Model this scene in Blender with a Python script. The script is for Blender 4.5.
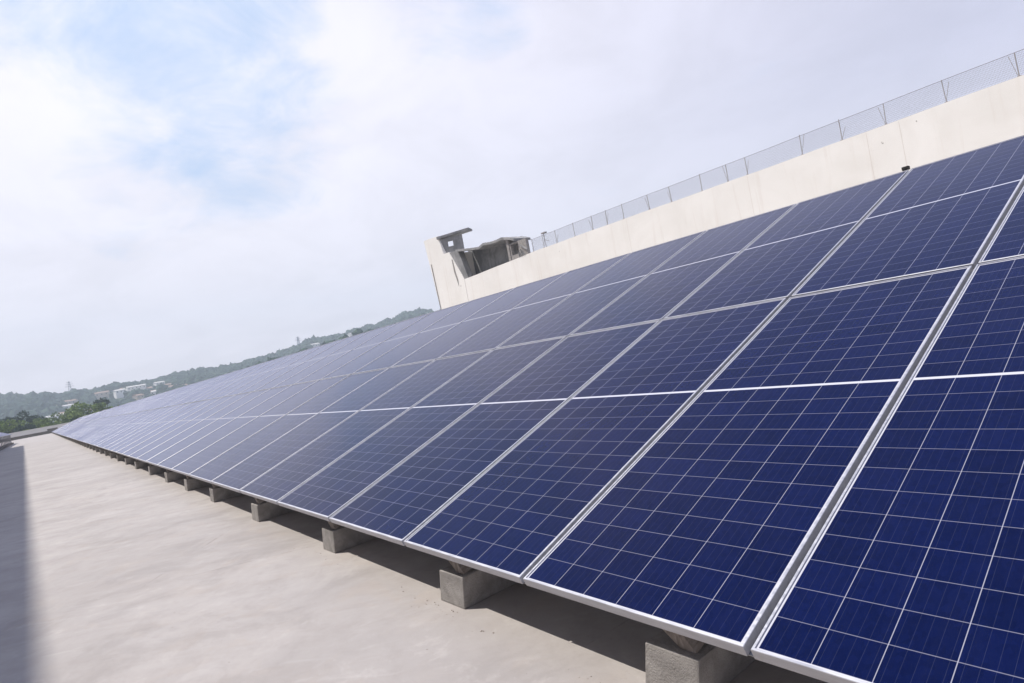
import bpy, bmesh, math, random
from mathutils import Vector, Matrix, noise
random.seed(7)
R = math.radians
scene = bpy.context.scene
for o in list(bpy.data.objects): bpy.data.objects.remove(o, do_unlink=True)
C = scene.collection

# ------------------------------------------------------------------ camera
cam_d = bpy.data.cameras.new('camera'); cam = bpy.data.objects.new('camera', cam_d); C.objects.link(cam)
FPX, ROLL, PITCH, YAW = 619.2, -0.18286, 0.00055, 0.65773
cy, sy, cp, sp = math.cos(YAW), math.sin(YAW), math.cos(PITCH), math.sin(PITCH)
fwd = Vector((cy*cp, -sy*cp, sp)); rgt = Vector((-sy, -cy, 0)); up = rgt.cross(fwd)
r2 = math.cos(ROLL)*rgt + math.sin(ROLL)*up; u2 = -math.sin(ROLL)*rgt + math.cos(ROLL)*up
M = Matrix((r2, u2, -fwd)).transposed().to_4x4(); M.translation = Vector((-1.0975, 1.4709, 0.9895))
cam.matrix_world = M
cam_d.sensor_fit = 'HORIZONTAL'; cam_d.sensor_width = 36; cam_d.lens = 36*FPX/1024
cam_d.clip_start = 0.05; cam_d.clip_end = 6000
scene.camera = cam

# ------------------------------------------------------------------ sun, sky, exposure
SUN = Vector((0.34, 0.335, 0.88)).normalized()            # direction towards the sun
sd = bpy.data.lights.new('sun', 'SUN'); so = bpy.data.objects.new('sun', sd); C.objects.link(so)
sd.energy = 4.3; sd.angle = R(0.4); sd.color = (1.0, 0.955, 0.89)
so.rotation_euler = SUN.to_track_quat('Z', 'Y').to_euler()
scene.view_settings.view_transform = 'Standard'; scene.view_settings.look = 'None'
scene.view_settings.exposure = 0.48; scene.view_settings.gamma = 1; scene.view_settings.use_curve_mapping = False

world = bpy.data.worlds.new('World'); scene.world = world; world.use_nodes = True

class NT:
    """short-hand for building node trees"""
    def __init__(s, tree): s.t = tree; s.n = tree.nodes; s.l = tree.links
    def node(s, typ, **kw):
        n = s.n.new(typ)
        for k, v in kw.items(): setattr(n, k, v)
        return n
    def put(s, sock, v):
        if hasattr(v, 'node'): s.l.new(v, sock)
        else: sock.default_value = v
    def math(s, op, a, b=None, c=None, clamp=False):
        n = s.node('ShaderNodeMath', operation=op, use_clamp=clamp)
        s.put(n.inputs[0], a)
        if b is not None: s.put(n.inputs[1], b)
        if c is not None: s.put(n.inputs[2], c)
        return n.outputs[0]
    def vmath(s, op, a, b=None, sc=None):
        n = s.node('ShaderNodeVectorMath', operation=op)
        s.put(n.inputs[0], a)
        if b is not None: s.put(n.inputs[1], b)
        if sc is not None: s.put(n.inputs['Scale'], sc)
        return n.outputs['Value'] if op in ('DOT_PRODUCT', 'LENGTH', 'DISTANCE') else n.outputs[0]
    def mix(s, f, a, b, mode='MIX'):
        n = s.node('ShaderNodeMix', data_type='RGBA', blend_type=mode)
        s.put(n.inputs[0], f); s.put(n.inputs[6], col4(a)); s.put(n.inputs[7], col4(b))
        return n.outputs[2]
    def noise(s, vec, scale, detail=4, rough=.55, dist=0.0):
        n = s.node('ShaderNodeTexNoise'); s.put(n.inputs['Vector'], vec)
        n.inputs['Scale'].default_value = scale; n.inputs['Detail'].default_value = detail
        n.inputs['Roughness'].default_value = rough; n.inputs['Distortion'].default_value = dist
        return n.outputs['Fac']
    def ramp(s, f, lo, hi, a=0.0, b=1.0):
        n = s.node('ShaderNodeMapRange', interpolation_type='SMOOTHSTEP')
        s.put(n.inputs[0], f); n.inputs[1].default_value = lo; n.inputs[2].default_value = hi
        n.inputs[3].default_value = a; n.inputs[4].default_value = b
        return n.outputs[0]
    def scale(s, vec, sc):
        n = s.node('ShaderNodeMapping'); s.put(n.inputs[0], vec); n.inputs['Scale'].default_value = sc
        return n.outputs[0]
def col4(v):
    return v if hasattr(v, 'node') or len(v) == 4 else (*v, 1)

w = NT(world.node_tree); w.n.clear()
sky = w.node('ShaderNodeTexSky', sky_type='NISHITA'); sky.sun_disc = False
sky.sun_elevation = math.asin(SUN.z); sky.sun_rotation = math.atan2(SUN.x, SUN.y)
sky.air_density = 1.0; sky.dust_density = 2.5; sky.ozone_density = 1.5
tc = w.node('ShaderNodeTexCoord'); d = w.vmath('NORMALIZE', tc.outputs['Generated'])
sep = w.node('ShaderNodeSeparateXYZ'); w.put(sep.inputs[0], d)
zz = w.math('ADD', w.math('MAXIMUM', sep.outputs[2], 0.0), 0.25)
flat = w.node('ShaderNodeCombineXYZ')
w.put(flat.inputs[0], w.math('DIVIDE', sep.outputs[0], zz)); w.put(flat.inputs[1], w.math('DIVIDE', sep.outputs[1], zz))
n1 = w.noise(flat.outputs[0], 1.6, 7, .56, .35)
n2 = w.noise(flat.outputs[0], 4.2, 8, .64, .5)
def blob(dirv, c0, c1):                                    # a clearing in the cloud sheet around one sky direction
    v = Vector(dirv).normalized()
    return w.ramp(w.vmath('DOT_PRODUCT', d, tuple(v)), c0, c1)
clear = w.math('MAXIMUM', w.math('MAXIMUM', blob((.835, -.19, .535), .962, 1.0), w.math('MULTIPLY', blob((.885, -.26, .395), .976, 1.0), .80)),
               w.math('MAXIMUM', w.math('MULTIPLY', blob((.70, -.53, .475), .988, 1.0), .5), w.math('MULTIPLY', blob((.90, -.19, .34), .975, 1.0), .34)))
nn = w.math('ADD', w.math('MULTIPLY', n1, .5), w.math('MULTIPLY', n2, .5))
hole = w.ramp(w.math('ADD', w.math('MULTIPLY', clear, 0.46), w.math('MULTIPLY', nn, 1.5)), .90, 1.36)
zen = w.ramp(sep.outputs[2], .60, .98, 0, .8)              # thinner cloud overhead
hole = w.math('MAXIMUM', w.math('MULTIPLY', hole, .95), zen)
side = w.ramp(w.vmath('DOT_PRODUCT', d, tuple(Vector((.80, .45, .15)).normalized())), -.55, .80)
low = w.ramp(sep.outputs[2], 0.0, .30)
cl_side = w.mix(low, (8.0, 7.45, 8.2), (4.6, 4.6, 6.1))     # cloud away from the sun side
cl_main = w.mix(low, (9.0, 8.45, 9.1), (8.2, 8.0, 8.8))
cloud = w.mix(side, cl_side, cl_main)
tone = w.ramp(w.noise(flat.outputs[0], 2.2, 8, .62, .5), .32, .68, .93, 1.05)
cloud = w.vmath('SCALE', cloud, sc=tone)
bluesky = w.mix(.72, w.vmath('MULTIPLY', sky.outputs[0], (1.0, 1.0, 1.0)), (4.5, 6.1, 8.7))
skycol = w.mix(hole, cloud, bluesky)
deep = w.math('MAXIMUM', w.math('MULTIPLY', w.ramp(sep.outputs[2], .44, .64), w.ramp(sep.outputs[1], -.30, -.58)), w.ramp(sep.outputs[2], .60, .88))
skycol = w.mix(w.math('MULTIPLY', deep, .85), skycol, (2.4, 3.1, 5.9))   # the open blue sky above the thin cloud sheet
bg = w.node('ShaderNodeBackground'); w.put(bg.inputs[0], skycol); bg.inputs[1].default_value = 0.097
wo = w.node('ShaderNodeOutputWorld'); w.l.new(bg.outputs[0], wo.inputs[0])

# ------------------------------------------------------------------ helpers
class MB:
    """collects faces and links them as ONE mesh object"""
    def __init__(s): s.v = []; s.f = []; s.mi = []
    def poly(s, pts, m=0):
        b = len(s.v); s.v += [tuple(p) for p in pts]; s.f.append(tuple(range(b, b+len(pts)))); s.mi.append(m)
    def hull8(s, p, m=0):                                   # p: 4 bottom (ccw seen from above) + 4 top
        b = len(s.v); s.v += [tuple(q) for q in p]
        for f in ((3, 2, 1, 0), (4, 5, 6, 7), (0, 1, 5, 4), (1, 2, 6, 5), (2, 3, 7, 6), (3, 0, 4, 7)):
            s.f.append(tuple(b+i for i in f)); s.mi.append(m)
    def box(s, x0, x1, y0, y1, z0, z1, m=0):
        s.hull8([(x0, y0, z0), (x1, y0, z0), (x1, y1, z0), (x0, y1, z0), (x0, y0, z1), (x1, y0, z1), (x1, y1, z1), (x0, y1, z1)], m)
    def bar(s, a, b, wx, wy=None, m=0):
        wy = wy or wx; a = Vector(a); b = Vector(b); d_ = (b-a).normalized()
        q = d_.cross(Vector((0, 0, 1)))
        if q.length < 1e-3: q = Vector((1, 0, 0))
        q.normalize(); t = q.cross(d_).normalized(); q *= wx/2; t *= wy/2
        s.hull8([a-q-t, a+q-t, b+q-t, b-q-t, a-q+t, a+q+t, b+q+t, b-q+t], m)
    def prism(s, pts, ext, m=0):                            # polygon pushed along vector ext
        e = Vector(ext); n = len(pts); b = len(s.v)
        P = [Vector(p) for p in pts]; s.v += [tuple(p) for p in P] + [tuple(p+e) for p in P]
        s.f.append(tuple(range(b, b+n))); s.f.append(tuple(reversed(range(b+n, b+2*n)))); s.mi += [m, m]
        for i in range(n):
            j = (i+1) % n; s.f.append((b+j, b+i, b+n+i, b+n+j)); s.mi.append(m)
    def build(s, name, mats, parent=None, bevel=0, smooth=False, recalc=True):
        me = bpy.data.meshes.new(name); me.from_pydata(s.v, [], s.f)
        for m_ in (mats if isinstance(mats, (list, tuple)) else [mats]): me.materials.append(m_)
        for p, i in zip(me.polygons, s.mi): p.material_index = i
        if recalc or bevel:
            bm = bmesh.new(); bm.from_mesh(me); bmesh.ops.recalc_face_normals(bm, faces=bm.faces)
            if bevel: bmesh.ops.bevel(bm, geom=bm.edges[:], offset=bevel, segments=2, affect='EDGES', profile=.6)
            bm.to_mesh(me); bm.free()
        if smooth: me.polygons.foreach_set('use_smooth', [True]*len(me.polygons))
        o = bpy.data.objects.new(name, me); C.objects.link(o)
        if parent is not None: o.parent = parent
        return o
def tag(o, label=None, cat=None, group=None, kind=None):
    if label: o['label'] = label
    if cat: o['category'] = cat
    if group: o['group'] = group
    if kind: o['kind'] = kind
    return o
def empty(name, loc=(0, 0, 0), rot=(0, 0, 0)):
    o = bpy.data.objects.new(name, None); o.location = loc; o.rotation_euler = rot; o.empty_display_size = .2
    C.objects.link(o); return o
def copy_tree(o, parent=None):
    c = o.copy(); C.objects.link(c); c.parent = parent
    for ch in o.children: copy_tree(ch, c)
    return c
def mat(name, base=(.5, .5, .5), rough=.7, metal=0.0, spec=.5):
    m = bpy.data.materials.new(name); m.use_nodes = True; t = NT(m.node_tree); b = t.n['Principled BSDF']
    b.inputs['Base Color'].default_value = col4(base); b.inputs['Roughness'].default_value = rough
    b.inputs['Metallic'].default_value = metal; b.inputs['Specular IOR Level'].default_value = spec
    return m, t, b
def bump(t, b, h, strength, dist):
    n = t.node('ShaderNodeBump'); n.inputs['Strength'].default_value = strength; n.inputs['Distance'].default_value = dist
    t.put(n.inputs['Height'], h); t.l.new(n.outputs[0], b.inputs['Normal'])
def pos(t): return t.node('ShaderNodeNewGeometry').outputs['Position']
def objco(t): return t.node('ShaderNodeTexCoord').outputs['Object']

# ------------------------------------------------------------------ materials
def concrete_deck():
    m, t, b = mat('deck_concrete', rough=.8, spec=.35)
    P = pos(t)
    big = t.noise(P, .45, 5, .6, .4)
    rot = t.node('ShaderNodeMapping'); t.put(rot.inputs[0], P); rot.inputs['Rotation'].default_value = (0, 0, R(-46)); Q = rot.outputs[0]
    swe = t.noise(t.scale(Q, (.40, 2.2, 1)), 1.5, 6, .62, .9)      # trowel sweeps running across the aisle
    swf = t.noise(t.scale(Q, (1.2, 6, 1)), 2.0, 5, .6, .8)
    fine = t.noise(P, 60, 4, .7)
    mid = t.noise(P, 3.2, 6, .65, .8)
    c = t.mix(t.ramp(big, .30, .72), (.308, .282, .266), (.376, .346, .326))
    c = t.mix(t.ramp(swe, .42, .70, 0, .20), c, (.300, .272, .256))
    c = t.mix(t.ramp(swf, .58, .80, 0, .30), c, (.46, .43, .41))
    c = t.mix(t.ramp(mid, .50, .72, 0, .42), c, (.35, .30, .26))
    blt = t.noise(P, 1.25, 6, .68, .5); c = t.mix(t.ramp(blt, .50, .68, 0, .62), c, (.255, .232, .218)); c = t.mix(t.ramp(blt, .44, .30, 0, .4), c, (.43, .40, .38))
    c = t.mix(t.ramp(fine, .62, .85, 0, .35), c, (.22, .20, .19))
    c = t.mix(t.ramp(t.noise(P, 8, 5, .7, .3), .66, .76, 0, .45), c, (.25, .23, .225))
    mot = t.noise(P, 5.5, 8, .75, .3); c = t.mix(t.ramp(mot, .46, .66, 0, .38), c, (.27, .243, .227)); c = t.mix(t.ramp(mot, .45, .30, 0, .35), c, (.45, .415, .39))
    spk = t.noise(P, 26, 5, .75); c = t.mix(t.ramp(spk, .60, .74, 0, .38), c, (.23, .205, .19)); c = t.mix(t.ramp(spk, .36, .26, 0, .4), c, (.50, .47, .44))
    vo = t.node('ShaderNodeTexVoronoi', feature='DISTANCE_TO_EDGE'); t.put(vo.inputs['Vector'], t.vmath('ADD', P, t.vmath('SCALE', t.node('ShaderNodeTexNoise').outputs['Color'], sc=.2)))
    vo.inputs['Scale'].default_value = .21
    crack = t.math('MULTIPLY', t.ramp(vo.outputs['Distance'], 0, .0016, 1, 0), t.ramp(mid, .48, .6))
    c = t.mix(t.math('MULTIPLY', crack, .5), c, (.17, .15, .145))
    t.l.new(c, b.inputs['Base Color'])
    t.put(b.inputs['Roughness'], t.ramp(swe, .3, .7, .62, .86))
    h = t.math('ADD', t.math('MULTIPLY', swe, .03), t.math('ADD', t.math('MULTIPLY', fine, .10), t.math('MULTIPLY', mid, .10)))
    bump(t, b, h, .5, .02)
    return m
def concrete_block():
    m, t, b = mat('block_concrete', rough=.9, spec=.3)
    P = pos(t); a = t.noise(P, 9, 6, .65, .3); f = t.noise(P, 120, 3, .7); vo = t.node('ShaderNodeTexVoronoi'); t.put(vo.inputs['Vector'], P); vo.inputs['Scale'].default_value = 70
    c = t.mix(t.ramp(a, .3, .7), (.215, .200, .188), (.34, .318, .298))
    c = t.mix(t.ramp(f, .6, .8, 0, .5), c, (.15, .14, .135))
    c = t.mix(t.ramp(vo.outputs['Distance'], .0, .22, .5, 0), c, (.12, .115, .11))
    t.l.new(c, b.inputs['Base Color'])
    bump(t, b, t.math('ADD', t.math('MULTIPLY', a, .6), t.math('MULTIPLY', f, .8)), .9, .006)
    return m
def alu():
    m, t, b = mat('frame_aluminium', rough=.42, metal=.55, spec=.5)
    P = pos(t); a = t.noise(t.scale(P, (1, 6, 6)), 8, 4, .6)
    c = t.mix(t.ramp(a, .3, .7), (.42, .42, .45), (.52, .52, .55))
    t.l.new(c, b.inputs['Base Color']); t.put(b.inputs['Roughness'], t.ramp(a, .3, .7, .36, .52))
    return m
def steel():
    m, t, b = mat('galvanised_steel', rough=.5, metal=.8)
    a = t.noise(pos(t), 14, 4, .6); t.l.new(t.mix(a, (.25, .25, .26), (.42, .42, .43)), b.inputs['Base Color'])
    return m
def cells():
    m, t, b = mat('solar_cells_under_glass', rough=.10, spec=.5)
    uv = t.node('ShaderNodeUVMap', uv_map='UVMap').outputs[0]
    s_ = t.node('ShaderNodeSeparateXYZ'); t.put(s_.inputs[0], uv); U, V = s_.outputs[0], s_.outputs[1]
    inf = t.node('ShaderNodeObjectInfo').outputs['Random']
    fu = t.math('FRACT', U); fv = t.math('FRACT', V)
    def edge(f, wd, soft):                                  # 1 on the line, at both ends of the cell
        dd = t.math('MINIMUM', f, t.math('SUBTRACT', 1.0, f))
        return t.ramp(dd, wd, wd+soft, 1, 0)
    gu = edge(fu, .0055, .004); gv = edge(fv, .0075, .006)
    bus = t.math('FRACT', t.math('MULTIPLY', fu, 5.0)); bd = t.math('ABSOLUTE', t.math('SUBTRACT', bus, .5))
    busl = t.ramp(bd, .012, .026, 1, 0)
    ce = t.node('ShaderNodeCombineXYZ'); t.put(ce.inputs[0], t.math('FLOOR', U)); t.put(ce.inputs[1], t.math('FLOOR', V)); t.put(ce.inputs[2], t.math('MULTIPLY', inf, 97.0))
    wn = t.node('ShaderNodeTexWhiteNoise'); t.put(wn.inputs['Vector'], ce.outputs[0])
    gl = t.node('ShaderNodeTexVoronoi'); t.put(gl.inputs['Vector'], t.vmath('ADD', t.scale(uv, (1.0, .5, 1)), t.vmath('SCALE', (1, 1, 1), sc=t.math('MULTIPLY', inf, 31.0)))); gl.inputs['Scale'].default_value = 11
    sp_ = t.node('ShaderNodeSeparateColor'); t.put(sp_.inputs[0], gl.outputs['Color'])
    grain = t.math('ADD', t.math('MULTIPLY', wn.outputs['Value'], .5), t.math('MULTIPLY', sp_.outputs[0], .5))
    c = t.mix(grain, (.0014, .0042, .031), (.0030, .0074, .052))
    c = t.mix(t.math('MULTIPLY', t.noise(t.scale(uv, (34, 1.2, 1)), 1.3, 3, .6), .16), c, (.012, .016, .065))
    c = t.mix(t.math('MULTIPLY', busl, .055), c, (.30, .32, .42))
    c = t.mix(t.math('MULTIPLY', gv, .34), c, (.42, .42, .52))
    c = t.mix(t.math('MULTIPLY', gu, .58), c, (.46, .46, .54))
    # thin dust film, thicker towards the lower lip of each panel, with run-off streaks
    P = objco(t); du = t.noise(P, 1.4, 5, .6, .4); st = t.noise(t.scale(P, (16, .7, 1)), 1.6, 4, .6)
    dust = t.math('MULTIPLY', t.math('ADD', t.ramp(du, .35, .75, .2, 1), t.ramp(st, .45, .8, 0, .8)), .004)
    c = t.mix(dust, c, (.50, .47, .44))
    t.l.new(c, b.inputs['Base Color'])
    b.inputs['IOR'].default_value = 1.17; b.inputs['Specular Tint'].default_value = (.55, .68, 1, 1)
    b.inputs['Sheen Weight'].default_value = 1.0; b.inputs['Sheen Roughness'].default_value = .17; b.inputs['Sheen Tint'].default_value = (.66, .71, 1, 1)
    t.put(b.inputs['Roughness'], t.ramp(du, .3, .8, .09, .15))
    return m
def white_sheet():
    m, t, b = mat('white_backsheet', (.50, .50, .55), .12); b.inputs['IOR'].default_value = 1.3; return m
def plaster():
    m, t, b = mat('cream_render', rough=.9, spec=.25)
    P = pos(t)
    st = t.noise(t.scale(P, (1.6, 1, .10)), 1.6, 5, .65, .3)      # run-down streaks
    bl = t.noise(P, .35, 5, .6, .5); fi = t.noise(P, 3.5, 6, .7)
    c = t.mix(t.ramp(bl, .3, .7), (.74, .712, .662), (.81, .785, .74))
    c = t.mix(t.ramp(st, .53, .75, 0, .30), c, (.58, .50, .43))
    c = t.mix(t.ramp(fi, .58, .78, 0, .22), c, (.62, .56, .50))
    sp2 = t.noise(t.scale(P, (1, 1, 1)), 2.4, 2, .5); c = t.mix(t.ramp(sp2, .76, .80, 0, .6), c, (.30, .27, .25))
    t.l.new(c, b.inputs['Base Color']); bump(t, b, fi, .3, .02)
    return m
def raw_concrete():
    m, t, b = mat('bare_stained_concrete', rough=.95, spec=.2)
    P = pos(t); a = t.noise(P, .9, 6, .65, .5); st = t.noise(t.scale(P, (3, 3, .35)), 1.2, 5, .6)
    c = t.mix(t.ramp(a, .3, .7), (.185, .185, .185), (.33, .325, .32))
    c = t.mix(t.ramp(st, .5, .75, 0, .6), c, (.10, .10, .10))
    t.l.new(c, b.inputs['Base Color']); bump(t, b, a, .5, .05)
    return m
def foliage(name, ca, cb, cc, sc=1.0):
    m, t, b = mat(name, rough=.85, spec=.15)
    at = t.node('ShaderNodeAttribute', attribute_name='tone').outputs['Fac']
    a = t.noise(pos(t), .8*sc, 4, .7)
    c = t.mix(at, ca, cb); c = t.mix(t.ramp(a, .5, .75, 0, .7), c, cc)
    t.l.new(c, b.inputs['Base Color'])
    return m
M_DECK, M_BLOCK, M_ALU, M_STEEL, M_CELL, M_SHEET, M_PLASTER, M_RAW = concrete_deck(), concrete_block(), alu(), steel(), cells(), white_sheet(), plaster(), raw_concrete()
def stub_mat():
    m, t, b = mat('weathered_packing_piece', rough=.9, spec=.2)
    a = t.noise(t.scale(pos(t), (14, 3, 3)), 6, 5, .65, .4)
    t.l.new(t.mix(t.ramp(a, .3, .7), (.20, .165, .14), (.36, .315, .275)), b.inputs['Base Color']); bump(t, b, a, .5, .003)
    return m
M_STUB = stub_mat()
M_PALE = mat('pale_weathered_wall', (.84, .80, .74), .9)[0]
M_BARK = mat('bark', (.09, .065, .045), .95)[0]
M_WIRE = mat('dark_wire', (.26, .26, .30), .6, .3)[0]
M_POST = mat('rusted_post', (.30, .28, .27), .8, .2)[0]
M_DARK = mat('black_rubber', (.02, .018, .016), .7)[0]
M_GLASSD = mat('dark_window_glass', (.03, .035, .04), .15)[0]
M_STONE = mat('weathered_dark_kerb', (.13, .115, .095), .95)[0]

# ------------------------------------------------------------------ the setting
FZ = -0.290                                                # roof deck level
X_END = 164.0
dk = MB(); dk.box(-14.5, X_END, -26.0, 19, -12.2, FZ); tag(dk.build('roof_deck', M_DECK), kind='structure')

CX, CY = -1.1, 1.5
CREST = [(.30, .045), (.03, .041), (-.07, .032), (-.14, .0325), (-.20, .034), (-.27, .038), (-.344, .046), (-.41, .053), (-.54, .065), (-.8, .062)]
def crest(t_):
    for (a, ea), (b_, eb) in zip(CREST, CREST[1:]):
        if t_ <= a and t_ >= b_: return ea+(eb-ea)*(a-t_)/(a-b_)
    return .045 if t_ > .3 else .062
def terrain(x, y):
    dx = x-CX; dy = y-CY; r = math.hypot(dx, dy); t_ = dy/max(dx, 1)
    if r < 242: return -12.0
    s = min(max((r-240)/(900-240), 0), 1); s = s*s*(3-2*s)
    e = -.055 + s*(.055 + crest(t_) + .002*math.sin(t_*31) + .0015*math.sin(t_*67+1))
    if r > 900: e -= (r-900)*.00022
    z = .99 + r*e
    # nearer wooded ridge, to the right of the aisle
    k = min(max((-t_-.09)/.16, 0), 1); k = k*k*(3-2*k)
    z2 = .99 + 420*(crest(t_)-.013 + .002*math.sin(t_*40)) ; g = math.exp(-((r-420)/85)**2)
    z = max(z, -12 + (z2+12)*g*k) if k > 0 else z
    z += 2.5*noise.noise(Vector((x*.012, y*.012, 0)))*min(max((r-230)/150, 0), 1)
    return max(z, -12.0)
tm = MB(); xs = list(range(-500, 1401, 20)); ys = list(range(-900, 601, 20))
tm.v = [(x, y, terrain(x, y)) for x in xs for y in ys]
ny = len(ys)
tm.f = [(i*ny+j, (i+1)*ny+j, (i+1)*ny+j+1, i*ny+j+1) for i in range(len(xs)-1) for j in range(ny-1)]; tm.mi = [0]*len(tm.f)
mg, tg, bg_ = mat('hill_ground', rough=1, spec=.1)
Pg = pos(tg); gc = tg.mix(tg.ramp(tg.noise(Pg, .02, 6, .65), .42, .62), (.05, .07, .035), (.30, .25, .19))
gc = tg.mix(tg.ramp(tg.noise(Pg, .15, 5, .7), .5, .7, 0, .6), gc, (.035, .05, .025)); tg.l.new(gc, bg_.inputs['Base Color'])
tag(tm.build('hill_terrain', mg, smooth=True), kind='structure')

# ------------------------------------------------------------------ solar panels
TH = 0.3518; ct, st_ = math.cos(TH), math.sin(TH)
L, GAP = 2.754, 0.023
PL = L-GAP
def panel_proto(mfrac, rows_lo, rows_hi, skirt=True):
    root = empty('solar_panel', (0, 0, 0), (TH, 0, math.pi))
    W = 1.0-GAP; fr = MB(); lip = .009; D = .036
    # frame: four mitred rails with an outer lip, an inner step down to the glass and a bottom flange
    def rail(x0, y0, x1, y1, nx, ny_):
        a = Vector((x0, y0, 0)); b_ = Vector((x1, y1, 0)); n = Vector((nx, ny_, 0)); d_ = (b_-a).normalized()
        prof = [(0.0, -D), (0.0, -.0015), (.0015, 0), (lip, 0), (lip, -.0055), (.004, -.0055), (.004, -D)]
        A = [a + n*o_ + d_*o_ + Vector((0, 0, z_)) for o_, z_ in prof]; B = [b_ + n*o_ - d_*o_ + Vector((0, 0, z_)) for o_, z_ in prof]
        for i in range(len(prof)):
            j = (i+1) % len(prof); fr.poly([A[i], B[i], B[j], A[j]])
    g = GAP/2
    rail(g, g, g+W, g, 0, 1); rail(g+W, g, g+W, L-g, -1, 0); rail(g+W, L-g, g, L-g, 0, -1); rail(g, L-g, g, g, 1, 0)
    # rail strip added under the glass plane: darkens seam gaps, blocks light leaks
    for x0, x1 in ((0.0002, g+.005), (1-g-.005, .9998)): fr.box(x0, x1, .02, L, -D-.006, -D-.002, 1)
    for y0, y1 in (((0.0005, g-.0004),) if skirt else ())+((L-g+.0004, L-.0005),): fr.box(g+.0055, 1-g-.0055, y0, y1, -D-.006, -D-.002, 1)
    fr.build('frame', [M_ALU, M_STEEL], root)
    # laminate: white backsheet border and mid strip, cells as UV mapped strings
    ms = .007
    x0, x1 = g+lip, g+W-lip; cx0, cx1 = x0+ms, x1-ms
    ya, yb = g+lip, L-g-lip; ym = mfrac*L; hm = .009
    lam = MB(); Z = -.0052
    segs_x = [x0, cx0, cx1, x1]; segs_y = [ya, ya+ms, ym-hm, ym+hm, yb-ms, yb]; uvs = []
    for i in range(3):
        for j in range(5):
            cell = (i == 1 and j in (1, 3))
            X0, X1, Y0, Y1 = segs_x[i], segs_x[i+1], segs_y[j], segs_y[j+1]
            lam.poly([(X0, Y0, Z), (X1, Y0, Z), (X1, Y1, Z), (X0, Y1, Z)], 0 if cell else 1)
            if cell:
                v0, v1 = (0, rows_lo) if j == 1 else (rows_lo+7, rows_lo+7+rows_hi)
                uvs += [(0, v0), (6, v0), (6, v1), (0, v1)]
            else: uvs += [(0, 0)]*4
    lo = lam.build('cell_sheet', [M_CELL, M_SHEET], root, recalc=False)
    u_ = lo.data.uv_layers.new(name='UVMap')
    for k_, q in enumerate(uvs): u_.data[k_].uv = q
    bk = MB(); bk.box(g+.006, g+W-.006, g+.006, L-g-.006, -.0125, -.0085); bk.build('back_sheet', M_SHEET, root)
    jb = MB(); jb.box(.44, .56, ym-.06, ym+.06, -.034, -.013); jb.build('junction_box', M_DARK, root)
    return root
lowP = panel_proto(.557, 12, 10, False); upP = panel_proto(.525, 12, 11)
ORD = ['first', 'second', 'third', 'fourth', 'fifth', 'sixth', 'seventh', 'eighth', 'ninth', 'tenth', 'eleventh', 'twelfth', 'thirteenth', 'fourteenth', 'fifteenth', 'sixteenth']
def Uk(k): return (k+.0308*k*k if k <= 8 else 9.971+(k-8)*1.5)+{1: .025, 2: .018}.get(k, 0)
j = -2; used = set(); rp = random.Random(3)
while Uk(j+1) < 160:
    a, b_ = Uk(j), Uk(j+1)
    for tier, proto in ((0, lowP), (1, upP)):
        o = proto if proto not in used else copy_tree(proto); used.add(proto)
        o.rotation_euler = (TH+rp.uniform(-.0012, .0012), rp.uniform(-.0015, .0015), math.pi)
        o.location = (b_, -tier*L*ct, tier*L*st_); o.scale = (b_-a, 1, 1)
        row = ('lower', 'upper')[tier]
        if j == -2: lab = f'dark blue solar panel of the {row} row just outside the right picture edge'
        elif j == -1: lab = f'dark blue solar panel of the {row} row cut off by the right picture edge'
        elif j < 12: lab = f'blue white-framed solar panel, {ORD[j+1]} of the {row} row counted from the right picture edge'
        else: lab = f'pale solar panel far down the {row} row where the seams blur together'
        tag(o, lab, 'solar panel', f'solar panels in the {row} row of the long tilted array')
    j += 1
NCOL = j

# supports: one thing each = front block, leaning stub, rafter, rear post and rear block
def support_proto():
    r_ = empty('panel_support', (0, 0, FZ))
    fb = MB(); fb.hull8([(-.095, -.62, 0), (.133, -.62, 0), (.133, -.052, 0), (-.095, -.052, 0), (-.125, -.62, .168), (.097, -.62, .168), (.097, -.055, .168), (-.125, -.055, .168)]); fb.build('concrete_block', M_BLOCK, r_, bevel=.006)
    def under(y): return -y*math.tan(TH) - .046/ct - FZ    # height of the panels' underside above the deck
    sb = MB(); sb.prism([(-.098, -.082, .1675), (-.035, -.082, .1675), (.105, -.082, under(-.082)), (-.010, -.082, under(-.082))], (0, -.12, .03)); sb.build('stub', M_STUB, r_, bevel=.003)
    ra = MB(); ra.bar((.03, -.12, under(-.12)-.075), (.03, -2*L*ct+.1, under(-2*L*ct+.1)-.075), .045, .06); ra.build('rafter', M_STEEL, r_)
    for yy in (-2.2, -4.7):
        p_ = MB(); p_.box(.008, .052, yy-.022, yy+.022, .14, under(yy)-.10); p_.build('leg', M_STEEL, r_)
        bb = MB(); bb.box(-.10, .14, yy-.16, yy+.16, 0, .15); bb.build('concrete_block', M_BLOCK, r_, bevel=.006)
    return r_
sup = support_proto(); xsup = [-1.2, .35, 1.75, 3.5, 5.45, 7.45, 9.2, 11.0, 13.1, 15.35, 17.5, 19.6]
while xsup[-1] < 156: xsup.append(xsup[-1]+2.15)
for i, x in enumerate(xsup):
    o = sup if i == 0 else copy_tree(sup)
    o.location = (x, rp.uniform(-.008, .008), FZ); o.rotation_euler.z = rp.uniform(-.03, .03)
    if i == 0: lab = 'concrete block support under the array just outside the right picture edge'
    elif i < 12: lab = f'rough grey concrete block support under the low edge, {ORD[i-1]} counted from the camera'
    else: lab = 'tiny concrete block support in the dark gap far along the low edge'
    tag(o, lab, 'support', 'concrete block supports under the long array')
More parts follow.
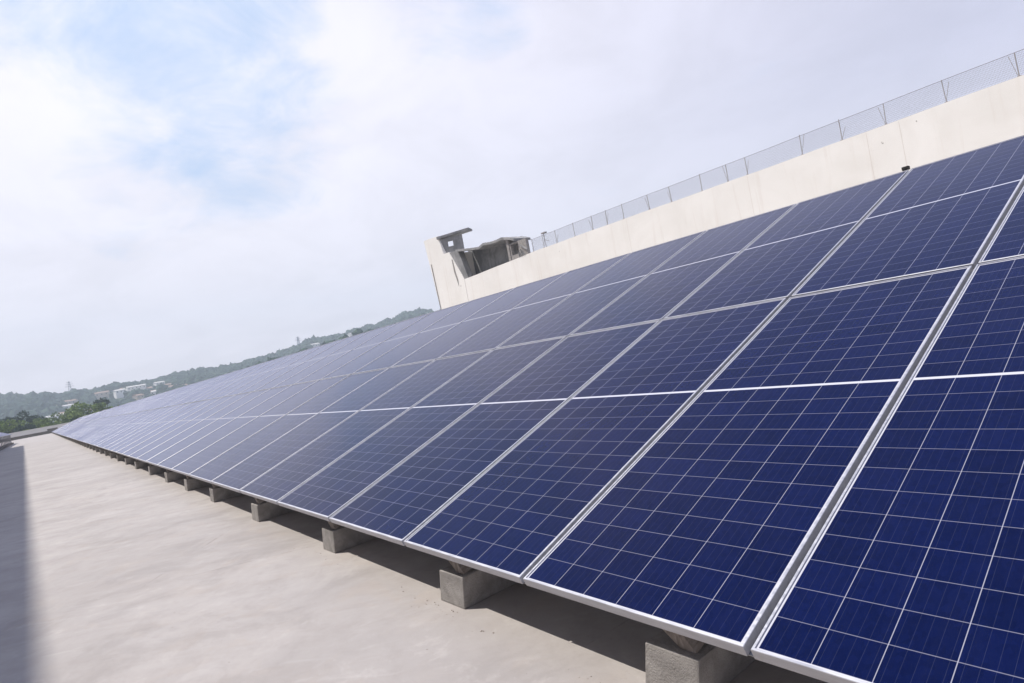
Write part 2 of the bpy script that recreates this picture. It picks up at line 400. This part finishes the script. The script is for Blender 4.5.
for q, yy in enumerate((-.55, -2.05, -3.1, -4.7)):
    z_ = -yy*math.tan(TH)-.046/ct-.022
    pu = MB(); pu.box(-3, 159, yy-.02, yy+.02, z_-.024, z_+.018)
    tag(pu.build('purlin', M_STEEL), 'galvanised steel purlin under the ' + ('lower panels near their low edge', 'lower panels near their high edge', 'upper panels near their low edge', 'upper panels near their high edge')[q], 'purlin', 'purlins under the long array')
bx_ = MB(); bx_.box(-.028, .028, -.02, .03, 0, .034); bx_.box(-.010, .010, .03, .045, .01, .024)
cb_ = bx_.build('connector_box', M_DARK, bevel=.004); cb_.location = (1.10, -2*L*ct-.03, 2*L*st_+.004)
tag(cb_, 'small black connector box on the top edge of the array at a seam', 'connector')

# facing array on the far side of the aisle
TH2 = R(25); LX0, LY, LZ = 38.0, 4.6, .97
sup2 = None
n2_ = int((106-LX0)/1.5)
for i in range(n2_):
    o = copy_tree(lowP); o.rotation_euler = (TH2, 0, 0); o.location = (LX0+1.5*i, LY, LZ); o.scale = (1.5, 1, 1)
    tag(o, 'pale solar panel in the facing row left of the aisle', 'solar panel', 'solar panels in the facing row at the left edge')
    if i % 2 == 0:
        if sup2 is None:
            sup2 = empty('panel_trestle', (0, 0, FZ)); q_ = LZ-FZ
            m_ = MB(); m_.box(-.15, .15, .0, .7, 0, .2); m_.build('concrete_block', M_BLOCK, sup2, bevel=.006)
            m_ = MB(); m_.box(-.04, .04, .2, .28, .19, q_-.01); m_.build('leg', M_STEEL, sup2)
            m_ = MB(); m_.box(-.04, .04, 2.3, 2.38, .19, q_+1.0); m_.build('leg', M_STEEL, sup2)
            m_ = MB(); m_.box(-.15, .15, 2.1, 2.6, 0, .2); m_.build('concrete_block', M_BLOCK, sup2, bevel=.006)
            s2 = sup2
        else: s2 = copy_tree(sup2)
        s2.location = (LX0+1.5*i, LY, FZ)
        tag(s2, 'block and post support under the facing array at the left edge', 'support', 'supports under the facing array')

# ------------------------------------------------------------------ cream building behind the array
YB = -26.0
bw = empty('cream_building', (20, YB, FZ))
def local(b, mats, name, parent, **k):
    o = b.build(name, mats, parent, **k); o.location = tuple(-v for v in parent.location); return o
def top_z(x): return (6.70 if x < 30 else 6.70-.022*(x-30)) + .012*math.sin(x*.31)+.008*math.sin(x*1.3)
wl = MB(); 
NX = 60; xa, xb = -6.0, 39.0
pts = [(xa, YB, -12)] + [(xa+(xb-xa)*i/NX, YB, top_z(xa+(xb-xa)*i/NX)) for i in range(NX+1)] + [(xb, YB, -12)]
wl.prism(pts, (0, -.35, 0)); local(wl, M_PLASTER, 'wall', bw)
rf = MB(); rf.box(xa+.01, 43.0, YB-13, YB-.36, 5.3, 5.5); local(rf, M_RAW, 'roof', bw)
bk_ = MB(); bk_.box(xa+.02, 43.1, YB-13, YB-12.7, -12, 5.29); bk_.box(xa+.02, xa+.3, YB-12.69, YB-.37, -12, 5.29); local(bk_, M_PLASTER, 'rear_wall', bw)
# end tower: cream lower part with a sloping shoulder
tw = MB()
tw.prism([(39.0, YB+.02, -12), (43.05, YB+.02, -12), (43.25, YB+.02, 4.8), (43.93, YB+.02, 10.72), (43.1, YB+.02, 10.70), (41.63, YB+.02, 10.58), (41.25, YB+.02, 9.02), (40.46, YB+.02, 8.98), (39.2, YB+.02, 6.9), (39.0, YB+.02, 6.5)], (0, -.6, 0)); tw.box(39.4, 42.9, YB-3.4, YB-.59, 2, 8.7)
local(tw, M_PLASTER, 'tower_wall', bw)
ck = MB(); ck.prism([(40.12, YB+.024, 8.3), (40.25, YB+.024, 8.35), (40.2, YB+.024, 7.3), (39.95, YB+.024, 6.3), (39.9, YB+.024, 6.1), (39.84, YB+.024, 6.6), (40.0, YB+.024, 7.2)], (0, .012, 0)); local(ck, M_BLOCK, 'open_crack', bw)
for zc, xc in ((9.3, 43.75), (5.2, 43.35)):
    pass
# raw concrete tank room on top of the tower, turned away from the wall, with an overhanging slab and a see-through window
tk = empty('tank_room', (0, 0, 0)); tk.parent = bw; tk.location = (41.6-20, 0.0, 9.0-FZ); tk.rotation_euler.z = R(38)
tkm = MB(); W_, H_ = 1.95, 1.30                              # wall runs along local -X
def wallhole(mb, x0, x1, z0, z1, hx0, hx1, hz0, hz1, y0, y1):
    mb.box(x0, hx0, y0, y1, z0, z1); mb.box(hx1, x1, y0, y1, z0, z1)
    mb.box(hx0, hx1, y0, y1, z0, hz0); mb.box(hx0, hx1, y0, y1, hz1, z1)
wallhole(tkm, -W_, -.02, -.1, H_, -1.15, -.65, .55, .98, -.2, 0)
tkm.build('wall', M_RAW, tk)
tks = MB(); tks.hull8([(-W_-.75, -.85, H_+.22), (.12, -.85, H_), (.12, .2, H_), (-W_-.75, .2, H_+.22), (-W_-.75, -.85, H_+.37), (.12, -.85, H_+.19), (.12, .2, H_+.19), (-W_-.75, .2, H_+.37)]); tks.build('roof_slab', M_RAW, tk)
# open stair room beside it
sr = MB()
sr.prism([(39.35, YB-.02, 6.3), (40.42, YB-.02, 8.93), (39.2, YB-.02, 8.86), (38.4, YB-.02, 6.3)], (0, -.5, 0)); local(sr, M_RAW, 'stair_parapet', bw)
s2_ = MB(); s2_.prism([(x, YB-1.44, z-.135) for x, z in ((39.9, 9.05), (37.4, 8.72), (36.2, 8.54), (35.6, 8.66), (34.6, 8.52), (33.1, 8.52))] + [(33.1, YB-1.45, 5.5), (39.9, YB-1.45, 5.5)], (0, -.2, 0)); s2_.box(39.91, 40.11, YB-1.7, YB-.53, 5.5, 8.6); local(s2_, M_RAW, 'stair_wall', bw)
s3 = MB()
roofline = [(39.3, 8.93), (37.4, 8.60), (36.2, 8.42), (35.6, 8.56), (34.6, 8.42), (33.9, 8.40), (33.3, 8.42), (32.5, 8.22), (32.0, 8.02)]
s3.prism([(x, YB+.15, z) for x, z in roofline] + [(x, YB+.15, z-.17) for x, z in reversed(roofline)], (0, -1.55, 0)); local(s3, M_RAW, 'stair_roof', bw)
s4 = MB(); s4.box(32.85, 33.1, YB-.34, YB-.01, 6.5, 8.24); local(s4, M_BLOCK, 'pillar', bw)
s5 = MB(); wallhole(s5, 31.0, 32.84, 6.2, 7.80, 31.9, 32.7, 6.95, 7.70, YB-.30, YB-.06); s5.box(32.0, 32.9, YB-.9, YB-.7, 5.5, 7.7); local(s5, M_BLOCK, 'stair_bay', bw)
s6 = MB()
for q in range(5): s6.bar((31.2+.17*q, YB-.02, 6.6), (31.45+.13*q, YB-.02, 7.0+.1*(q % 3)), .04, .04)
s6.bar((30.95, YB-.01, 7.0), (31.6, YB-.01, 7.45), .09, .09); local(s6, M_RAW, 'propped_battens', bw)
pp = MB(); pp.bar((42.75, YB+.05, -2), (43.40, YB+.05, 8.6), .04, .04); local(pp, M_BLOCK, 'drain_pipe', bw)
# fine stains and marks hang in the render itself; joints
M_JOINT = mat('joint_stain', (.66, .60, .54), .95)[0]; M_CHIP = mat('chipped_render', (.30, .26, .23), 1)[0]
for x in (7.9, 14.4, 22.0, 9.1):
    jt = MB(); jt.box(x, x+.014, YB, YB+.004, 1.0, top_z(x)-.05); local(jt, M_JOINT, 'render_joint', bw)
for x, z in ((8.7, 6.1), (7.4, 6.5), (4.2, 6.0)):
    for _ in range(2):
        a_, c_ = x+rp.uniform(-.12, .12), z+rp.uniform(-.1, .1); w_ = rp.uniform(.015, .035); mk = MB()
        mk.prism([(a_+w_*math.cos(q)*(1+.3*math.sin(3*q+x)), YB, c_+w_*.6*math.sin(q)) for q in [k_*math.pi/4 for k_ in range(8)]], (0, .006, 0)); local(mk, M_CHIP, 'chipped_spot', bw)
tag(bw, 'long cream rendered building behind the array with a bare concrete tower at its far end', 'building')

# fence on the parapet
fn = empty('wire_fence', (20, YB-.18, 6.70))
RT = .86
fw = MB(); x = 1.5; xe = 30.6
while x < xe:
    zb = top_z(x); fw.bar((x, YB-.18, zb), (x+.02, YB-.18, zb+RT), .0045, .0045); x += .04
for k_ in range(13):
    z_ = .04+k_*(RT-.04)/12.0
    for i in range(20):
        xa_, xb_ = 1.5+(xe-1.5)*i/20, 1.5+(xe-1.5)*(i+1)/20
        sag = .004*math.sin(i*1.9+k_)
        fw.bar((xa_, YB-.18, top_z(xa_)+z_+sag), (xb_, YB-.18, top_z(xb_)+z_+.004*math.sin((i+1)*1.9+k_)), .018 if k_ == 12 else .005, .018 if k_ == 12 else .005)
o = fw.build('mesh', M_WIRE, fn, recalc=False); o.location = tuple(-v for v in fn.location)
for x in (4.2, 6.34, 8.4, 10.1, 11.8, 14.46, 15.5, 17.0, 18.9, 20.4, 22.3, 23.6, 24.8, 26.4, 28.1, 29.4, 30.5):
    ps = MB(); z_ = top_z(x); ln = rp.uniform(-.05, .05)
    ps.bar((x, YB-.18, z_-.02), (x+ln, YB-.18, z_+RT+rp.uniform(0, .06)), .024, .024)
    if rp.random() < .55: ps.bar((x+.02, YB-.18, z_+.02), (x+rp.choice((-1, 1))*rp.uniform(.16, .24), YB-.18, z_+RT*rp.uniform(.6, 1)), .014, .014)
    ps.box(x-.05, x+.05, YB-.24, YB-.12, z_-.02, z_+.05)
    o = ps.build('post', M_POST, fn); o.location = tuple(-v for v in fn.location)
tag(fn, 'thin wire mesh fence with rusty posts along the top of the cream building', 'fence')
lm_ = empty('roof_lamp', (30.0, YB-1.0, 5.5))
a_ = MB(); a_.bar((0, 0, 0), (.15, 0, 2.35), .03); a_.build('pole', M_POST, lm_)
a_ = MB(); a_.box(-.12, .28, -.1, .1, 2.33, 2.42); a_.bar((.1, 0, 1.9), (-.3, 0, 1.75), .03); a_.build('head', M_POST, lm_)
tag(lm_, 'thin leaning pole with a small lamp head beside the bare concrete stair room', 'lamp')

# ------------------------------------------------------------------ far end of the deck
kb = MB(); kb.box(X_END-.4, X_END-.01, -1.0, 12, FZ, FZ+.62); kb.box(X_END-.55, X_END-.41, -1.2, .6, FZ, FZ+1.0)
tag(kb.build('parapet', M_STONE, bevel=.02), 'low dark weathered parapet closing the far end of the aisle', 'parapet')
pw = MB(); pw.box(X_END+9, X_END+9.5, -14, 14, -12, 1.15); pw.box(X_END+8.95, X_END+9.55, -14, 14, 1.15, 1.3)
tag(pw.build('boundary_wall', M_PALE), 'pale low wall beyond the far end of the aisle, below the trees', 'wall')
# unseen tall block added on the left to cast the grey shade along the aisle
nb = empty('added_shade_block', (0, 9.40, FZ), (0, 0, R(1.1)))
b1 = MB(); b1.box(-14, 84, 0, 6, 0.005, 20.3); b1.build('wall', M_PLASTER, nb)
b2 = MB()
for x in range(-12, 80, 5):
    for z_ in range(2, 20, 4): b2.box(x, x+1.8, -.06, -.003, z_, z_+1.6)
b2o = b2.build('window', M_GLASSD, nb); b2o['kind'] = 'stuff'
b3 = MB(); b3.box(-14.2, 84.2, -.12, 6.2, 20.31, 20.6); b3.build('roof', M_RAW, nb)
tag(nb, 'tall unseen block added left of the aisle to cast its shade', 'building')

# small grit and mortar crumbs on the deck
gr = MB(); rg = random.Random(11)
spots = [(1.85, -.02, 24, .13), (1.35, .0, 6, .12), (.6, .0, 12, .08), (3.5, 0, 12, .2)]
for (x, y, n, sp_) in spots:
    for _ in range(n):
        a_, c_ = x+rg.gauss(0, sp_), y+abs(rg.gauss(0, .04)); s_ = rg.uniform(.001, .0035)
        gr.hull8([(a_-s_, c_-s_, FZ), (a_+s_, c_-s_*.7, FZ), (a_+s_*.8, c_+s_, FZ), (a_-s_*.9, c_+s_*.8, FZ), (a_-s_*.5, c_-s_*.5, FZ+s_), (a_+s_*.5, c_-s_*.4, FZ+s_*.8), (a_+s_*.4, c_+s_*.5, FZ+s_), (a_-s_*.4, c_+s_*.4, FZ+s_*.7)])
for _ in range(160):
    a_, c_ = rg.uniform(.3, 16), rg.uniform(0, 2.3); s_ = rg.uniform(.001, .0025)
    gr.hull8([(a_-s_, c_-s_, FZ), (a_+s_, c_-s_*.7, FZ), (a_+s_*.8, c_+s_, FZ), (a_-s_*.9, c_+s_*.8, FZ), (a_-s_*.5, c_-s_*.5, FZ+s_), (a_+s_*.5, c_-s_*.4, FZ+s_*.8), (a_+s_*.4, c_+s_*.5, FZ+s_), (a_-s_*.4, c_+s_*.4, FZ+s_*.7)])
tag(gr.build('grit', mat('mortar_crumbs', (.20, .165, .14), 1)[0]), 'small mortar crumbs and grit scattered on the concrete deck', 'grit', kind='stuff')

# ------------------------------------------------------------------ trees
M_TREE = foliage('green_leaves', (.11, .165, .04), (.19, .25, .06), (.065, .105, .035))
M_TREE2 = foliage('dark_leaves', (.022, .045, .028), (.042, .070, .038), (.018, .034, .022))
M_WOOD = foliage('far_wood', (.014, .036, .030), (.048, .080, .048), (.012, .028, .024), .12)
def set_tone(o, tones):
    at = o.data.attributes.new('tone', 'FLOAT', 'FACE'); at.data.foreach_set('value', tones)
def tree(x, y, h, w_, leafm, label, conical=False, seed=0):
    rr = random.Random(seed); zb = terrain(x, y); t_ = empty('pine_tree' if conical else 'leafy_tree', (x, y, zb))
    tr = MB(); n = 7; rings = []
    for i in range(5):
        f = i/4; rad = .32*(1-.7*f); rings.append([(rad*math.cos(6.283*k_/n)+.3*math.sin(f*3+seed), rad*math.sin(6.283*k_/n), f*h*.75) for k_ in range(n)])
    for i in range(4):
        for k_ in range(n): tr.poly([rings[i][k_], rings[i][(k_+1) % n], rings[i+1][(k_+1) % n], rings[i+1][k_]])
    for q in range(6):
        a_ = rr.uniform(0, 6.28); z_ = h*rr.uniform(.35, .6); tr.bar((0, 0, z_), (w_*.35*math.cos(a_), w_*.35*math.sin(a_), z_+h*.2), .14)
    tr.build('trunk', M_BARK, t_)
    cr = MB(); tones = []; clumps = []
    for q in range(16 if not conical else 34):
        f = rr.random()
        rad = w_*.22*(1-f) if conical else w_*.36*math.sqrt(1-(2*f-1)**2*.8)
        a_ = rr.uniform(0, 6.28); zc = h*(.25+.70*f) if conical else h*(.40+.48*f)
        clumps.append((rad*math.cos(a_), rad*math.sin(a_), zc, w_*(.09+.20*(1-f)) if conical else w_*rr.uniform(.14, .23), rr.random()))
    for cx_, cy_, cz_, cr_, tn in clumps:
        for _ in range(150):
            v = Vector((rr.gauss(0, 1), rr.gauss(0, 1), rr.gauss(0, 1))).normalized()*cr_*rr.uniform(.55, 1.08)
            p = Vector((cx_, cy_, cz_))+Vector((v.x, v.y, v.z*.8)); s_ = rr.uniform(.16, .34)
            a1 = Vector((rr.gauss(0, 1), rr.gauss(0, 1), rr.gauss(0, 1))).normalized()*s_; a2 = a1.cross(Vector((rr.gauss(0, 1), rr.gauss(0, 1), rr.gauss(0, 1)))).normalized()*s_
            cr.poly([p-a1, p+a2*.8, p+a1, p-a2*.8]); tones.append(min(1, max(0, tn*.7+rr.random()*.3)))
    co = cr.build('crown', leafm, t_, recalc=False); set_tone(co, tones)
    tag(t_, label, 'tree', 'trees beyond the far end of the deck')
TR = [(205, 9.6, 19.0, 7.5, 0, 'green rounded tree at the left picture edge beyond the facing array'),
      (196, 6.6, 16.6, 6.0, 1, 'dark bushy tree directly behind the pale boundary wall, left of the aisle'),
      (226, 8.4, 19.6, 6.5, 1, 'tall dark rounded tree rising left of the aisle end'),
      (222, 4.0, 20.6, 6.5, 1, 'tallest dark tree standing above the far end of the aisle'),
      (198, 2.0, 17.0, 6.5, 1, 'dark bushy tree behind the boundary wall in line with the aisle'),
      (200, -3.4, 16.8, 6.0, 0, 'small green tree behind the boundary wall just right of the aisle'),
      (212, -8.0, 19.6, 8.0, 0, 'broad bright green tree above the end of the array'),
      (206, -12.5, 18.2, 6.5, 0, 'light green tree right of the broad bright green one'),
      (208, -17.0, 17.0, 7.0, 0, 'green round tree behind the array top, second from the right'),
      (214, -22.0, 16.8, 7.0, 0, 'rightmost green tree half hidden by the array top edge')]
TR += [(190, 4.4, 14.8, 6.0, 0, 'low green tree just behind the boundary wall between the two tall dark trees'),
       (194, -.6, 15.2, 6.5, 0, 'low yellowish green tree behind the boundary wall right of the tallest dark tree'),
       (192, -6.4, 15.4, 6.5, 1, 'dark low tree in front of the broad bright green one'),
       (240, -14.0, 21.5, 8.0, 1, 'dark rounded tree behind the light green ones above the array end'),
       (236, -4.6, 20.5, 8.0, 0, 'hazy green tree standing farther back above the aisle end'),
       (202, -5.2, 17.6, 7.0, 0, 'fresh green tree filling the gap between the dark low tree and the aisle'),
       (208, -10.4, 18.6, 7.5, 0, 'fresh green tree leaning against the broad bright green one'),
       (218, 6.2, 17.6, 7.0, 0, 'mid green tree between the two tall dark trees, standing behind them'),
       (214, 1.0, 17.4, 7.0, 0, 'mid green tree just right of the tallest dark tree'),
       (246, 11.5, 20.5, 9.0, 1, 'dark tree farthest back at the left picture edge')]
for i, (x, y, h, w_, kd, lab) in enumerate(TR):
    tree(x, y, h, w_, (M_TREE, M_TREE2, M_TREE2)[kd], lab, kd == 2, 20+i)

# far wood: crowns on the hillside, read as one mass
ico = bmesh.new(); bmesh.ops.create_icosphere(ico, subdivisions=2, radius=1); iv = [v.co.copy() for v in ico.verts]; iff = [tuple(v.index for v in f.verts) for f in ico.faces]; ico.free()
HOUSES = [  # x, y, width, depth, height, turn, wall colour index, label
    (640, -9, 16, 8, 4, .1, 0, 'long low white house on the hillside above the aisle end, leftmost'),
    (655, -33, 12, 8, 5, .3, 1, 'beige flat house on the slope left of the hilltop mast'),
    (760, -52, 15, 8, 6, -.2, 1, 'brown walled house in the group right of the hilltop mast'),
    (745, -66, 12, 8, 6, .2, 0, 'whitish house in the middle of the hillside group'),
    (775, -84, 22, 9, 6, 0, 0, 'longest white building on the hillside, above the village'),
    (790, -108, 12, 8, 5, .2, 0, 'small white house right of the longest white building'),
    (430, -40, 14, 8, 5, .1, 1, 'beige house low on the slope just above the array edge'),
    (500, -60, 10, 7, 4, -.3, 1, 'small tan house right of the low beige house'),
    (700, -212, 11, 8, 6, .2, 0, 'bright white house among the trees of the ridge'),
    (730, -268, 12, 8, 6, .1, 0, 'white house near the ridge top, right of the bright one'),
    (760, -330, 12, 8, 5, .3, 0, 'dim pale house on the ridge before the second mast'),
    (600, -356, 13, 9, 5, .3, 1, 'beige house on the ridge beside the bare concrete tower'),
    (700, -20, 10, 7, 5, .4, 0, 'tiny pale house below the hilltop mast'),
    (690, -75, 9, 7, 4, .5, 1, 'tiny brown house under the longest white building')]
VILLAGE = []
rv = random.Random(4)
for i in range(26):
    r_ = rv.uniform(520, 840); t_ = rv.uniform(-.235, -.02) if i % 3 else rv.uniform(-.17, -.075)
    VILLAGE.append((r_/math.sqrt(1+t_*t_), t_*r_, rv.uniform(7, 12), rv.uniform(6, 8), rv.uniform(1.5, 3.2), rv.uniform(-.5, .5), rv.choice((0, 1, 1, 1)), 'small distant house of the hazy hillside village'))
HOUSES += VILLAGE
def clear_of(x, y):
    for hx, hy, hw, *_ in HOUSES:
        dx, dy = x-hx, y-hy; L_ = math.hypot(hx, hy); al = -(dx*hx+dy*hy)/L_; la = abs(dx*hy-dy*hx)/L_
        if -6 < al < 34 and la < hw*.55: return False
    return True
fo = MB(); tones = []; rf_ = random.Random(5); n = 0
while n < 12500:
    r_ = 235+(970-235)*rf_.random()**.8; t_ = rf_.uniform(-.74, .07)
    x = CX+r_/math.sqrt(1+t_*t_); y = CY+t_*(x-CX)
    dens = noise.noise(Vector((x*.011, y*.011, 3)))
    if r_ > 480 and t_ > -.2 and dens > .05 and rf_.random() < .8: continue
    if not clear_of(x, y): continue
    z = terrain(x, y); s_ = rf_.uniform(2.0, 4.8)*(.62 if r_ < 520 else 1.0); tn = rf_.random()
    if rf_.random() < .05: s_ *= 1.4
    b0 = len(fo.v); ox, oy, oz = rf_.uniform(0, 50), rf_.uniform(0, 50), rf_.uniform(0, 50); sz = s_*rf_.uniform(.8, 1.25)
    for v in iv:
        k_ = 1+.75*noise.noise(v*2.3+Vector((ox, oy, oz)))
        fo.v.append((x+v.x*s_*k_, y+v.y*s_*k_, z+s_*.7+v.z*sz*k_))
    for f in iff:
        fo.f.append(tuple(b0+q for q in f)); tones.append(min(1, max(0, tn+rf_.uniform(-.25, .25))))
    n += 1
fo.mi = [0]*len(fo.f)
wo_ = fo.build('hillside_wood', M_WOOD, recalc=False); set_tone(wo_, tones)
tag(wo_, 'hazy wooded hillside behind the array, trees merging into one mass', 'wood', kind='stuff')

# hillside houses
hw = [mat('house_white', (.80, .78, .75), .9)[0], mat('house_beige', (.48, .40, .32), .9)[0]]; hr = [mat('house_roof_pale', (.55, .53, .5), .9)[0], mat('house_roof_brown', (.30, .20, .15), .9)[0]]
for (x, y, a_, d_, h_, tn, ci, lab) in HOUSES:
    a_ *= .8; z = terrain(x, y)-2.0; ho = empty('hillside_house', (x, y, z), (0, 0, tn)); h_ += 3.2
    m_ = MB(); m_.box(-d_/2, d_/2, -a_/2, a_/2, 0, h_); m_.build('wall', hw[ci], ho)
    m_ = MB(); m_.prism([(-d_/2-.3, -a_/2-.3, h_+.01), (d_/2+.3, -a_/2-.3, h_+.01), (0, -a_/2-.3, h_+1.2)], (0, a_+.6, 0)); m_.build('roof', hr[ci], ho)
    nwin = max(2, int(a_/3.2))
    for k_ in range(nwin):
        c_ = -a_/2+a_*(k_+.5)/nwin; m_ = MB(); m_.box(-d_/2-.06, -d_/2-.01, c_-.45, c_+.45, h_-2.1, h_-1.0); m_.build('window', M_GLASSD, ho)
    tag(ho, lab, 'house', 'houses scattered on the wooded hillside')
# two masts on the ridge
def mast(x, y, top, label):
    z = terrain(x, y); h_ = top-z; m0 = empty('lattice_mast', (x, y, z)); m_ = MB(); k0 = 2.4
    for sx in (-1, 1):
        for sy_ in (-1, 1): m_.bar((sx*k0, sy_*k0, 0), (sx*.3, sy_*.3, h_), .35)
    nseg = 8
    for i in range(nseg):
        f0, f1 = i/nseg, (i+1)/nseg; w0, w1 = k0+(.3-k0)*f0, k0+(.3-k0)*f1
        for sx in (-1, 1):
            m_.bar((sx*w0, -w0, f0*h_), (sx*w1, w1, f1*h_), .22); m_.bar((-w0, sx*w0, f0*h_), (w1, sx*w1, f1*h_), .22)
    m_.build('tower_frame', M_WIRE, m0)
    for k_, f in enumerate((.72, .84, .95)):
        a_ = MB(); hl = (4.2, 3.4, 2.6)[k_]; a_.bar((0, -hl, h_*f), (0, hl, h_*f), .4); a_.build('cross_arm', M_WIRE, m0)
    tag(m0, label, 'mast', 'lattice masts on the ridge')
mast(850, -29.5, 47.5, 'faint lattice mast on the hilltop near the left picture edge')
mast(800, -273.5, 58.0, 'faint lattice mast on the wooded ridge left of the concrete tower')

# ------------------------------------------------------------------ haze
hz = MB(); hz.box(-560, 1480, -960, 660, -13.5, 190)
hm, ht, hb = mat('haze_air'); ht.n.remove(hb)
pv = ht.node('ShaderNodeVolumePrincipled'); pv.inputs['Color'].default_value = (.78, .90, 1, 1); pv.inputs['Density'].default_value = .00078; pv.inputs['Anisotropy'].default_value = .0
ht.l.new(pv.outputs[0], ht.n['Material Output'].inputs['Volume'])
tag(hz.build('haze', hm), kind='stuff')
